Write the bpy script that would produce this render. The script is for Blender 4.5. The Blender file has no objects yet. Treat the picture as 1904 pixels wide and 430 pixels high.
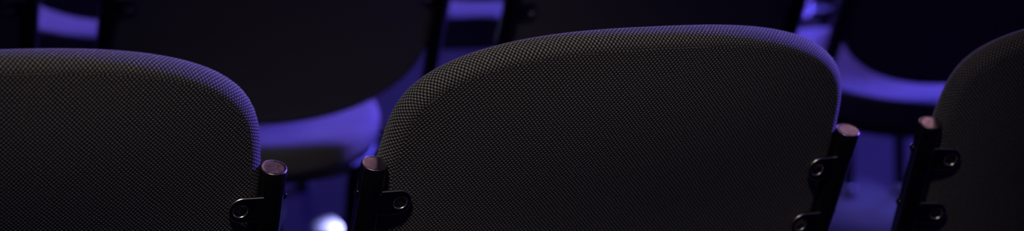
import bpy, bmesh, math, random
from mathutils import Vector, Matrix
random.seed(7)
PI = math.pi
sc = bpy.context.scene
COL = sc.collection

# ------------------------------------------------------------------ helpers
def link_mesh(name, me, parent=None):
    o = bpy.data.objects.new(name, me)
    COL.objects.link(o)
    if parent: o.parent = parent
    return o

def mesh_obj(name, verts, faces, mat, parent=None, uvs=None, smooth=True):
    me = bpy.data.meshes.new(name)
    me.from_pydata([tuple(v) for v in verts], [], faces)
    if uvs:
        lay = me.uv_layers.new(name='UVMap')
        k = 0
        for fuv in uvs:
            for uv in fuv:
                lay.data[k].uv = uv; k += 1
    me.materials.append(mat)
    if smooth:
        me.polygons.foreach_set('use_smooth', [True] * len(me.polygons))
    me.update()
    return link_mesh(name, me, parent)

def fix_normals(o):
    bm = bmesh.new(); bm.from_mesh(o.data)
    bmesh.ops.recalc_face_normals(bm, faces=bm.faces)
    bm.to_mesh(o.data); bm.free()

def bezier_path(pts, rad, n=8):
    """polyline with rounded corners of radius ~rad"""
    out = [Vector(pts[0])]
    for i in range(1, len(pts) - 1):
        a, b, c = (Vector(pts[i - 1]), Vector(pts[i]), Vector(pts[i + 1]))
        r = min(rad, (a - b).length * .48, (c - b).length * .48)
        p0 = b + (a - b).normalized() * r; p2 = b + (c - b).normalized() * r
        for k in range(n + 1):
            t = k / n
            out.append(p0 * (1 - t) ** 2 + b * 2 * t * (1 - t) + p2 * t * t)
    out.append(Vector(pts[-1]))
    return out

def tube(name, path, radius, mat, parent=None, seg=32, ring0=None, ring1=None):
    """swept tube with closed, slightly rounded ends"""
    P = [Vector(p) for p in path]
    T = []
    for i in range(len(P)):
        a = P[max(i - 1, 0)]; b = P[min(i + 1, len(P) - 1)]
        T.append((b - a).normalized())
    x = T[0].orthogonal().normalized()
    verts = []; faces = []
    rings = []
    def add_ring(c, t, xx, r):
        y = t.cross(xx).normalized()
        base = len(verts)
        for k in range(seg):
            a = 2 * PI * k / seg
            verts.append(c + xx * (r * math.cos(a)) + y * (r * math.sin(a)))
        rings.append(base)
    e = radius * .12
    for i in range(len(P)):
        t = T[i]
        x = (x - t * x.dot(t)).normalized()
        if i == 0:
            add_ring(P[0], t, x, radius - e); add_ring(P[0] + t * e, t, x, radius)
        elif i == len(P) - 1:
            add_ring(P[i] - t * e, t, x, radius); add_ring(P[i], t, x, radius - e)
        else:
            add_ring(P[i], t, x, radius)
    for a, b in zip(rings[:-1], rings[1:]):
        for k in range(seg):
            k2 = (k + 1) % seg
            faces.append((a + k, a + k2, b + k2, b + k))
    faces.append(tuple(rings[0] + k for k in range(seg))[::-1])
    faces.append(tuple(rings[-1] + k for k in range(seg)))
    o = mesh_obj(name, verts, faces, mat, parent)
    return o

def lathe(name, prof, origin, axis, mat, parent=None, seg=40):
    """profile of (r, h) pairs spun about axis; r=0 closes the ends"""
    ax = Vector(axis).normalized(); X = ax.orthogonal().normalized(); Y = ax.cross(X)
    O = Vector(origin)
    verts = []; faces = []; rings = []
    for r, h in prof:
        if r < 1e-7:
            rings.append([len(verts)]); verts.append(O + ax * h)
        else:
            rings.append(list(range(len(verts), len(verts) + seg)))
            for k in range(seg):
                a = 2 * PI * k / seg
                verts.append(O + ax * h + X * (r * math.cos(a)) + Y * (r * math.sin(a)))
    for A, B in zip(rings[:-1], rings[1:]):
        for k in range(seg):
            k2 = (k + 1) % seg
            if len(A) == 1 and len(B) == 1: continue
            if len(A) == 1: faces.append((A[0], B[k], B[k2]))
            elif len(B) == 1: faces.append((A[k], A[k2], B[0]))
            else: faces.append((A[k], A[k2], B[k2], B[k]))
    o = mesh_obj(name, verts, faces, mat, parent)
    fix_normals(o)
    return o

# ------------------------------------------------------------------ materials
def new_mat(name):
    m = bpy.data.materials.new(name); m.use_nodes = True
    nt = m.node_tree
    b = nt.nodes['Principled BSDF']
    return m, nt, b

def mth(nt, op, a, b=None, c=None, clamp=False):
    n = nt.nodes.new('ShaderNodeMath'); n.operation = op; n.use_clamp = clamp
    for i, v in enumerate((a, b, c)):
        if v is None: continue
        if isinstance(v, (int, float)): n.inputs[i].default_value = v
        else: nt.links.new(v, n.inputs[i])
    return n.outputs[0]

def mixrgb(nt, fac, a, b):
    n = nt.nodes.new('ShaderNodeMix'); n.data_type = 'RGBA'
    for sock, v in ((n.inputs[0], fac), (n.inputs[6], a), (n.inputs[7], b)):
        if isinstance(v, (int, float)): sock.default_value = v
        elif isinstance(v, tuple): sock.default_value = v
        else: nt.links.new(v, sock)
    return n.outputs[2]

def weave_material(name, pitch=.0037, bright=(.265, .243, .22, 1), dark=(.004, .004, .005, 1)):
    m, nt, b = new_mat(name)
    uv = nt.nodes.new('ShaderNodeUVMap'); uv.uv_map = 'UVMap'
    # slight waviness of the threads
    nz = nt.nodes.new('ShaderNodeTexNoise'); nz.inputs['Scale'].default_value = 34; nz.inputs['Detail'].default_value = 2
    nt.links.new(uv.outputs[0], nz.inputs['Vector'])
    sub = nt.nodes.new('ShaderNodeVectorMath'); sub.operation = 'SUBTRACT'
    nt.links.new(nz.outputs['Color'], sub.inputs[0]); sub.inputs[1].default_value = (.5, .5, .5)
    scl = nt.nodes.new('ShaderNodeVectorMath'); scl.operation = 'SCALE'; scl.inputs['Scale'].default_value = .0032
    nt.links.new(sub.outputs[0], scl.inputs[0])
    add = nt.nodes.new('ShaderNodeVectorMath'); add.operation = 'ADD'
    nt.links.new(uv.outputs[0], add.inputs[0]); nt.links.new(scl.outputs[0], add.inputs[1])
    sep = nt.nodes.new('ShaderNodeSeparateXYZ'); nt.links.new(add.outputs[0], sep.inputs[0])
    k = 2 * PI / pitch
    cu = mth(nt, 'COSINE', mth(nt, 'MULTIPLY', sep.outputs[0], k))
    cv = mth(nt, 'COSINE', mth(nt, 'MULTIPLY', sep.outputs[1], k / 1.12))
    cc = mth(nt, 'MULTIPLY', cu, cv)                       # +1 on the light yarn, -1 on the dark yarn
    light = nt.nodes.new('ShaderNodeMapRange'); light.interpolation_type = 'SMOOTHSTEP'
    nt.links.new(cc, light.inputs[0])
    for i, v in ((1, -.25), (2, .75), (3, 0), (4, 1)): light.inputs[i].default_value = v
    # yarn to yarn variation
    n2 = nt.nodes.new('ShaderNodeTexNoise'); n2.inputs['Scale'].default_value = 420; n2.inputs['Detail'].default_value = 1
    nt.links.new(uv.outputs[0], n2.inputs['Vector'])
    tint = mixrgb(nt, n2.outputs['Fac'], (bright[0] * 1.6, bright[1] * 1.4, bright[2] * 1.25, 1), (bright[0] * .4, bright[1] * .5, bright[2] * .6, 1))
    col = mixrgb(nt, light.outputs[0], dark, tint)
    nt.links.new(col, b.inputs['Base Color'])
    b.inputs['Roughness'].default_value = .85
    b.inputs['Specular IOR Level'].default_value = .25
    b.inputs['Sheen Weight'].default_value = .10
    b.inputs['Sheen Roughness'].default_value = .45
    h = mth(nt, 'POWER', mth(nt, 'ABSOLUTE', cc), .6)
    h2 = mth(nt, 'MULTIPLY', h, mth(nt, 'ADD', .55, mth(nt, 'MULTIPLY', light.outputs[0], .45)))
    bp = nt.nodes.new('ShaderNodeBump'); bp.inputs['Strength'].default_value = .55; bp.inputs['Distance'].default_value = .0009
    nt.links.new(h2, bp.inputs['Height']); nt.links.new(bp.outputs[0], b.inputs['Normal'])
    return m

def simple(name, col, rough=.5, metal=0., spec=.5, noise=None, coat=0.):
    m, nt, b = new_mat(name)
    b.inputs['Base Color'].default_value = (*col, 1); b.inputs['Roughness'].default_value = rough
    b.inputs['Metallic'].default_value = metal; b.inputs['Specular IOR Level'].default_value = spec
    b.inputs['Coat Weight'].default_value = coat; b.inputs['Coat Roughness'].default_value = .08
    if noise:
        scale, amt = noise
        tc = nt.nodes.new('ShaderNodeTexCoord')
        nz = nt.nodes.new('ShaderNodeTexNoise'); nz.inputs['Scale'].default_value = scale; nz.inputs['Detail'].default_value = 5
        nt.links.new(tc.outputs['Object'], nz.inputs['Vector'])
        mr = nt.nodes.new('ShaderNodeMapRange'); nt.links.new(nz.outputs['Fac'], mr.inputs[0])
        mr.inputs[1].default_value = .3; mr.inputs[2].default_value = .7
        mr.inputs[3].default_value = max(0.02, rough - amt); mr.inputs[4].default_value = min(1, rough + amt)
        nt.links.new(mr.outputs[0], b.inputs['Roughness'])
        nt.links.new(mixrgb(nt, nz.outputs['Fac'], (*[c * .75 for c in col], 1), (*[min(1, c * 1.25) for c in col], 1)), b.inputs['Base Color'])
        bp = nt.nodes.new('ShaderNodeBump'); bp.inputs['Strength'].default_value = .25; bp.inputs['Distance'].default_value = .0006
        nt.links.new(nz.outputs['Fac'], bp.inputs['Height']); nt.links.new(bp.outputs[0], b.inputs['Normal'])
    return m

M_FAB = weave_material('charcoal_hopsack')
M_BLACK = simple('gloss_black_lacquer', (.004, .004, .0045), .14, 0, .35)
M_CAP = simple('worn_steel_cap', (.25, .195, .205), .36, 1., .5, noise=(230, .11))
M_BOLT = simple('dull_steel_bolt', (.35, .33, .34), .35, 1.)
M_EDGE = simple('bracket_edge_glint', (1, .84, .76), .32, 1.)  # bright metal given to the bracket bevels to draw their thin lit line
M_PLASTIC = simple('black_plastic', (.012, .012, .013), .55)
M_FUZZ = simple('loose_fibre', (.30, .28, .28), .8)

def floor_material():
    m, nt, b = new_mat('dark_grey_carpet')
    tc = nt.nodes.new('ShaderNodeTexCoord')
    nz = nt.nodes.new('ShaderNodeTexNoise'); nz.inputs['Scale'].default_value = 320; nz.inputs['Detail'].default_value = 4
    nt.links.new(tc.outputs['Object'], nz.inputs['Vector'])
    n2 = nt.nodes.new('ShaderNodeTexNoise'); n2.inputs['Scale'].default_value = 2.5; n2.inputs['Detail'].default_value = 3
    nt.links.new(tc.outputs['Object'], n2.inputs['Vector'])
    f = mth(nt, 'MULTIPLY', nz.outputs['Fac'], mth(nt, 'ADD', .6, mth(nt, 'MULTIPLY', n2.outputs['Fac'], .8)))
    nt.links.new(mixrgb(nt, f, (.006, .006, .007, 1), (.026, .025, .029, 1)), b.inputs['Base Color'])
    b.inputs['Roughness'].default_value = 1; b.inputs['Specular IOR Level'].default_value = .02
    bp = nt.nodes.new('ShaderNodeBump'); bp.inputs['Strength'].default_value = .5; bp.inputs['Distance'].default_value = .003
    nt.links.new(nz.outputs['Fac'], bp.inputs['Height']); nt.links.new(bp.outputs[0], b.inputs['Normal'])
    return m
M_FLOOR = floor_material()

# ------------------------------------------------------------------ padded cushions
def closed_outline(hw, top, bot, n_top, nb_top, n_bot, nb_bot, straight, N=96):
    """upper and lower super-ellipse joined by straight sides; counter-clockwise, even spacing"""
    raw = []
    K = 240
    for i in range(K + 1):
        t = PI * i / K; c, s = math.cos(t), math.sin(t)
        raw.append((hw * math.copysign(abs(c) ** (2 / n_top), c), top * max(s, 0) ** (2 / nb_top)))
    for i in range(K + 1):
        t = PI + PI * i / K; c, s = math.cos(t), math.sin(t)
        raw.append((hw * math.copysign(abs(c) ** (2 / n_bot), c), -straight - bot * max(-s, 0) ** (2 / nb_bot)))
    raw.append(raw[0])
    acc = [0]
    for a, b in zip(raw[:-1], raw[1:]): acc.append(acc[-1] + math.hypot(a[0] - b[0], a[1] - b[1]))
    L = acc[-1]; out = []; j = 0
    for i in range(N):
        s = L * i / N
        while acc[j + 1] < s: j += 1
        t = (s - acc[j]) / max(acc[j + 1] - acc[j], 1e-9)
        out.append((raw[j][0] * (1 - t) + raw[j + 1][0] * t, raw[j][1] * (1 - t) + raw[j + 1][1] * t))
    return out, L

def cushion(name, band_name, outline, L, T, R, rear_w, place, mat, parent, centre=(0, 0), band_parent=True, groove=.0):
    """padded board: rear face at w=rear_w(u,b), thickness T towards +w; faces = one mesh, edge band = a sub-part"""
    N = len(outline)
    nor = []
    for i in range(N):
        a = outline[i - 1]; b = outline[(i + 1) % N]
        d = Vector((b[0] - a[0], b[1] - a[1])).normalized()
        nor.append(Vector((d.y, -d.x)))
    def inset(ins):
        return [(outline[i][0] - nor[i].x * ins, outline[i][1] - nor[i].y * ins) for i in range(N)]
    def V(u, b, w): return place(u, b, rear_w(u, b) + w)
    # faces: rear and front panels
    verts = []; faces = []; uvs = []
    scales = [.12, .28, .44, .58, .70, .80, .88, .94, .98, 1.0]
    base = inset(R)
    for side in (0, 1):
        rings = []; par = []
        c = len(verts); verts.append(V(centre[0], centre[1], 0 if side == 0 else T)); par.append(centre)
        off = c
        for sI, s in enumerate(scales):
            rings.append(len(verts))
            for (u, b) in base:
                uu = centre[0] + (u - centre[0]) * s; bb = centre[1] + (b - centre[1]) * s
                w = 0 if side == 0 else T
                if sI == len(scales) - 1: w += groove if side == 0 else -groove
                verts.append(V(uu, bb, w)); par.append((uu, bb))
        P = lambda idx: par[idx - off]
        r0 = rings[0]
        for k in range(N):
            f = (c, r0 + k, r0 + (k + 1) % N)
            if side: f = f[::-1]
            faces.append(f); uvs.append([P(i) for i in f])
        for a, b2 in zip(rings[:-1], rings[1:]):
            for k in range(N):
                k2 = (k + 1) % N
                f = (a + k, b2 + k, b2 + k2, a + k2)
                if side: f = f[::-1]
                faces.append(f); uvs.append([P(i) for i in f])
    face_o = mesh_obj(name, verts, faces, mat, parent, uvs)
    # edge band
    prof = [(R, groove)]
    q = 7
    for k in range(q + 1):
        a = -PI / 2 + (PI / 2) * k / q
        prof.append((R - .0006 - (R - .0006) * math.cos(a), R + R * math.sin(a)))
    for k in range(q + 1):
        a = (PI / 2) * k / q
        prof.append((R - .0006 - (R - .0006) * math.cos(a), T - R + R * math.sin(a)))
    prof.append((R, T - groove))
    tl = [0]
    for a, b in zip(prof[:-1], prof[1:]): tl.append(tl[-1] + math.hypot(a[0] - b[0], a[1] - b[1]))
    verts = []; faces = []; uvs = []
    for ins, w in prof:
        for (u, b) in inset(ins): verts.append(V(u, b, w))
    for j in range(len(prof) - 1):
        for k in range(N):
            k2 = (k + 1) % N
            f = (j * N + k, (j + 1) * N + k, (j + 1) * N + k2, j * N + k2)
            s0, s1 = L * k / N, L * (k + 1) / N
            faces.append(f); uvs.append([(s0, tl[j]), (s0, tl[j + 1]), (s1, tl[j + 1]), (s1, tl[j])])
    band_o = mesh_obj(band_name, verts, faces, mat, face_o, uvs)
    return face_o, band_o

# ------------------------------------------------------------------ the chair
W = .47            # spacing of the two posts
TR = .0113         # tube radius
ZC = .72           # height of the post caps
REC = .3146        # recline of the posts
CR, SR = math.cos(REC), math.sin(REC)

def back_place(u, b, w):
    """u across, b along the posts from the caps, w towards the sitter"""
    return Vector((u, -b * SR + w * CR, ZC + b * CR + w * SR))

PW = .2235
BULGE = .028
def back_rear(u, b):
    # lumbar curve: the middle swells towards the rear at post-cap height and falls away below
    return -BULGE * (.3 + .7 * math.exp(-((b - .045) / .13) ** 2)) * (1 - min(1, abs(u) / PW) ** 2)

def make_chair():
    root = bpy.data.objects.new('conference_chair', None); COL.objects.link(root)
    root.empty_display_size = .2
    out, L = closed_outline(PW, .1262, .13, 2.45, 2.8, 2.3, 2.0, .175, 144)
    def flare(p):                                       # the pad widens a little where it slides between the posts
        t = min(1, max(0, (.035 - p[1]) / .07)); t = t * t * (3 - 2 * t)
        return (p[0] * (1 + .020 * t), p[1])
    out = [flare(p) for p in out]
    back, band = cushion('backrest', 'edge_band', out, L, .026, .011, back_rear, back_place, M_FAB, root, centre=(0, -.07))
    # loose fibres standing off the edge of the fabric
    N = len(out); fv = []; ff = []
    for i in range(420):
        k = random.randrange(0, N)
        a = out[k]; b = out[(k + 1) % N]; t = random.random()
        if a[1] < -.06: continue
        d = Vector((b[0] - a[0], b[1] - a[1])).normalized(); n = Vector((d.y, -d.x))
        w0 = random.uniform(.009, .0155)
        u0 = a[0] + (b[0] - a[0]) * t - n.x * .0006; b0 = a[1] + (b[1] - a[1]) * t - n.y * .0006
        ln = random.uniform(.0012, .003) * (1.8 if random.random() < .06 else 1)
        lean = random.uniform(-1.2, 1.2)
        tip = Vector((u0, b0)) + (n + d * lean).normalized() * ln
        rw = back_rear(u0, b0)
        p = back_place(u0, b0, rw + w0); q = back_place(tip.x, tip.y, rw + w0 + random.uniform(-.001, .001))
        ax = (q - p).normalized(); x = ax.orthogonal().normalized() * .00017; y = ax.cross(x)
        s = len(fv)
        fv += [p + x, p - x * .5 + y * .87, p - x * .5 - y * .87, q]
        ff += [(s, s + 1, s + 3), (s + 1, s + 2, s + 3), (s + 2, s, s + 3)]
    fz = mesh_obj('fabric_fuzz', fv, ff, M_FUZZ, back); fz['kind'] = 'stuff'; fz['label'] = 'loose fibres along the fabric edge'
    # seat
    so, SL = closed_outline(.222, .20, .22, 2.6, 2.6, 2.1, 2.05, .0, 112)
    SY, S_T = .275, .05
    def seat_place(u, b, w):
        # w runs down; gentle fall to the rear and a slightly crowned top
        y = SY + b
        return Vector((u, y, .448 + (b - .2) * .075 - w))
    def seat_top(u, b): return .010 * (min(1, math.hypot(u / .222, b / .215)) ** 2.5)
    cushion('seat', 'edge_band', so, SL, S_T, .018, seat_top, seat_place, M_FAB, root, centre=(0, -.01))
    po, PL = closed_outline(.205, .185, .185, 2.6, 2.6, 2.6, 2.5, .02, 64)
    def pan_place(u, b, w): return Vector((u, SY + b, .448 + (b - .2) * .075 - S_T - .008 - w))
    f_, b_ = cushion('seat_pan', 'pan_rim', po, PL, .012, .004, lambda u, b: 0, pan_place, M_PLASTIC, root, centre=(0, -.01), groove=0)
    # side frames
    for sg in (-1, 1):
        x = sg * W / 2
        top = back_place(x, -.0006, 0)
        knee = back_place(x, -.345, 0)
        path = bezier_path([top, back_place(x, -.05, 0), back_place(x, -.12, 0), knee, (x, knee.y - .075, .012)], .10)
        post = tube('post', path, TR, M_BLACK, root, 40)
        post['label'] = 'glossy black tube post running down into the rear leg'
        axis = back_place(x, 1, 0) - back_place(x, 0, 0)
        cap = lathe('end_cap', [(0, .0008), (.004, .0008), (.0080, .0008), (.0092, .0008), (.0098, .0010), (.0103, .0011), (.0108, .0009), (.0111, .0005), (.01115, -.0002), (.0095, -.0004), (0, -.0004)], top, axis, M_CAP, post)
        cap['label'] = 'worn bare metal end cap'
        lathe('glide', [(0, 0), (.012, 0), (.0145, .002), (.0150, .010), (.0140, .018), (.0126, .020), (0, .020)], (x, knee.y - .0765, 0), (0, .09, 1), M_PLASTIC, post, 24)
        rail_z = .355
        ry = -(-(ZC - rail_z) / CR) * SR
        path = bezier_path([(x, knee.y - .006, rail_z), (x, .2, rail_z), (x, .362, rail_z + .010), (x, .400, .012)], .06)
        leg = tube('front_leg', path, TR, M_BLACK, root, 32)
        lathe('glide', [(0, 0), (.012, 0), (.0145, .002), (.0150, .010), (.0140, .018), (.0126, .020), (0, .020)], (x, .4013, 0), (0, -.1, 1), M_PLASTIC, leg, 24)
        # lugs that hold the backrest to the post
        for b_top in (-.0245, -.0885):
            hgt = .025; tip = .037
            ho = (tip - hgt / 2 + .0022, -hgt / 2 - .0005)      # hole centre (distance from post centre, below top edge)
            hr = .0058; M = 56
            def ray(a):
                # distance from the hole centre to the tab outline
                dx, dy = math.cos(a), math.sin(a)
                lo, hi = 0, .08
                def inside(px, py):
                    if px < .004 or py > 0 or py < -hgt: return False
                    cx = tip - hgt / 2
                    if px > cx: return (px - cx) ** 2 + (py + hgt / 2) ** 2 < (hgt / 2) ** 2
                    # upper edge sinks gently towards the rounded end
                    return True
                for _ in range(40):
                    mid = (lo + hi) / 2
                    if inside(ho[0] + dx * mid, ho[1] + dy * mid): lo = mid
                    else: hi = mid
                return lo
            angs = [2 * PI * k / M for k in range(M)]
            corner = [math.atan2(-ho[1], .004 - ho[0]), math.atan2(-hgt - ho[1], .004 - ho[0])]
            angs = sorted(angs + [c % (2 * PI) for c in corner]); M = len(angs)
            w_a, w_b = -.0082, -.0054
            verts = []; faces = []
            for w in (w_a, w_b):
                for a in angs:
                    d = ray(a); verts.append(back_place(sg * (W / 2 - ho[0] - math.cos(a) * d), b_top + ho[1] + math.sin(a) * d, w))
                for a in angs:
                    verts.append(back_place(sg * (W / 2 - ho[0] - math.cos(a) * hr), b_top + ho[1] + math.sin(a) * hr, w))
            for k in range(M):
                k2 = (k + 1) % M
                faces += [(k, k2, M + k2, M + k), (2 * M + k2, 2 * M + k, 3 * M + k, 3 * M + k2),
                          (k2, k, 2 * M + k, 2 * M + k2), (M + k, M + k2, 3 * M + k2, 3 * M + k)]
            lug = mesh_obj('bracket', verts, faces, M_BLACK, root, smooth=False)
            fix_normals(lug)
            bv = lug.modifiers.new('Bevel', 'BEVEL'); bv.width = .0008; bv.segments = 4; bv.limit_method = 'ANGLE'; bv.angle_limit = math.radians(50); lug.data.materials.append(M_EDGE); bv.material = 1
            lathe('bolt', [(0, .0030), (.0020, .0028), (.0034, .0018), (.0038, .0), (.0038, -.003), (0, -.003)], back_place(x + sg * (TR - .0004), b_top - hgt / 2 + .008, 0), (sg, 0, 0), M_BLACK, lug, 24)
    # bars under the seat
    for y, z in ((.15, .355), (.325, .362)):
        tube('crossbar', [(-W / 2, y, z), (0, y, z), (W / 2, y, z)], .010, M_BLACK, root, 20)
    return root

def copy_chair(src):
    r = src.copy(); COL.objects.link(r)
    for ch in src.children:
        c = ch.copy(); COL.objects.link(c); c.parent = r
        for g in ch.children:
            d = g.copy(); COL.objects.link(d); d.parent = c
    return r

# ------------------------------------------------------------------ camera (height above the caps, pitch and roll read off the photograph)
F_PX = 3930.5
PITCH, ROLL = .2642, .0562
CAM_Z = ZC + .5112
cam_d = bpy.data.cameras.new('camera'); cam = bpy.data.objects.new('camera', cam_d); COL.objects.link(cam)
cam_d.sensor_width = 36; cam_d.lens = 36 * F_PX / 1904
cam.matrix_world = Matrix.Translation((0, 0, CAM_Z)) @ Matrix.Rotation(PI / 2 - PITCH, 4, 'X') @ Matrix.Rotation(ROLL, 4, 'Z')
cam_d.clip_start = .05; cam_d.clip_end = 100
cam_d.dof.use_dof = True; cam_d.dof.focus_distance = 1.77
cam_d.dof.aperture_fstop = cam_d.lens / 18.0; cam_d.dof.aperture_blades = 0
sc.camera = cam

# ------------------------------------------------------------------ the rows
G1, G2, G3 = 'chairs in the nearest row', 'chairs in the second row', 'chairs in the third row'
rows = [
    (-.4140, 1.596, 21.3, G1, "charcoal woven chair back cut by the left edge, its blue-rimmed corner and right post showing"),
    (.1000, 1.8074, 24.6, G1, "largest charcoal woven chair back, in the middle, with metal-capped posts on both its sides"),
    (.6290, 1.994, 11, G1, "dark charcoal chair back cut by the right edge, only its left post showing"),
    (-.838, 2.55, 20, G2, "black blurred chair in the top left corner, left of the upper left blue gap"),
    (-.306, 2.752, 24, G2, "black blurred chair with a curved blue seat strip, between the left and middle chair backs"),
    (.214, 2.88, 27, G2, "black blurred chair standing directly above and behind the middle chair back"),
    (.735, 3.22, 22, G2, "black blurred chair with blue seat strip, above the chair back at right edge"),
    (-.60, 3.34, 22, G3, "far chair whose violet seat shows through the gap above the left chair back"),
    (-.02, 3.65, 24, G3, "far chair whose violet seat shows through the narrow gap left of the middle chair's top"),
    (.485, 3.95, 25, G3, "far chair glimpsed as violet-lit seat corner directly above the middle chair's right corner"),
    (1.02, 4.17, 24, G3, "farthest-right far chair, mere slivers lit violet in the gap beside the right black blurred chair"),
]
proto = make_chair()
for i, (x, y, a, g, lab) in enumerate(rows):
    o = proto if i == 0 else copy_chair(proto)
    o.location = (x, y, 0); o.rotation_euler = (0, 0, math.radians(a))
    o['label'] = lab; o['category'] = 'chair'; o['group'] = g

# ------------------------------------------------------------------ floor
fl = mesh_obj('floor', [(-9, -3, 0), (9, -3, 0), (9, 16, 0), (-9, 16, 0), (-9, -3, -.08), (9, -3, -.08), (9, 16, -.08), (-9, 16, -.08)],
              [(0, 1, 2, 3), (7, 6, 5, 4), (0, 4, 5, 1), (1, 5, 6, 2), (2, 6, 7, 3), (3, 7, 4, 0)], M_FLOOR, smooth=False)
fl['kind'] = 'structure'
M_WALL = simple('matt_black_paint', (.02, .02, .022), .9)
def wall(name, a, b, c, d):
    o = mesh_obj(name, [a, b, c, d], [(0, 1, 2, 3)], M_WALL, smooth=False); o['kind'] = 'structure'
wall('wall_front', (-9, 16, 0), (9, 16, 0), (9, 16, 9), (-9, 16, 9))
wall('wall_back', (9, -3, 0), (-9, -3, 0), (-9, -3, 9), (9, -3, 9))
wall('wall_left', (-9, -3, 0), (-9, 16, 0), (-9, 16, 9), (-9, -3, 9))
wall('wall_right', (9, 16, 0), (9, -3, 0), (9, -3, 9), (9, 16, 9))
wall('ceiling', (-9, -3, 9), (-9, 16, 9), (9, 16, 9), (9, -3, 9))

# ------------------------------------------------------------------ light: stage lamps in front, house lamp behind, added pink fill and floor spots
def aim(o, target):
    d = Vector(target) - o.location
    o.rotation_euler = d.to_track_quat('-Z', 'Y').to_euler()

def area(name, loc, target, size, power, col):
    l = bpy.data.lights.new(name, 'AREA'); l.shape = 'DISK'; l.size = size; l.energy = power; l.color = col
    o = bpy.data.objects.new(name, l); COL.objects.link(o); o.location = loc; aim(o, target); return o

def spot(name, loc, target, angle, blend, power, col, radius=.05):
    l = bpy.data.lights.new(name, 'SPOT'); l.spot_size = math.radians(angle); l.spot_blend = blend
    l.energy = power; l.color = col; l.shadow_soft_size = radius
    o = bpy.data.objects.new(name, l); COL.objects.link(o); o.location = loc; aim(o, target); return o

area('stage_side_blue', (7.3, 7.6, 2.7), (0, 2.2, .7), .8, 2600, (.16, .10, 1))
area('added_cap_fill_pink', (2.1, 8.0, 8.3), (0, 2.2, .6), 2.8, 52, (1, .62, .8))  # soft pink fill added so the post caps reflect a pinkish tone
spot('stage_beam_blue', (6.2, 14.2, 6.27), (.15, 4.15, .42), 11.6, .5, 37000, (.105, .08, 1), .25)
area('stage_back_violet', (-2.2, 14.5, 3.7), (0, 2.2, .8), .8, 620, (.42, .28, 1))
spot('house_lamp', (-.35, .0, 2.9), (-.09, 1.85, .81), 26, 1, 126, (1, .96, .92), .12)
spot('added_floor_spot', (-.29, 3.2, 5.5), (-.268, 3.70, 0), 1.6, .9, 420000, (.42, .46, 1), .02)  # invented overhead spot, added to make the small white pool on the floor
spot('added_floor_fill_blue', (.80, 3.55, 5.6), (.74, 4.02, 0), 4.5, 1, 9000, (.22, .19, 1), .05)  # extra blue spot added to brighten the floor in the lower right gap

w = bpy.data.worlds.new('dark_hall'); sc.world = w; w.use_nodes = True
w.node_tree.nodes['Background'].inputs[0].default_value = (.35, .35, .6, 1)
w.node_tree.nodes['Background'].inputs[1].default_value = .002

sc.view_settings.view_transform = 'Standard'; sc.view_settings.look = 'None'
sc.view_settings.gamma = 1; sc.view_settings.exposure = 0; sc.view_settings.use_curve_mapping = False
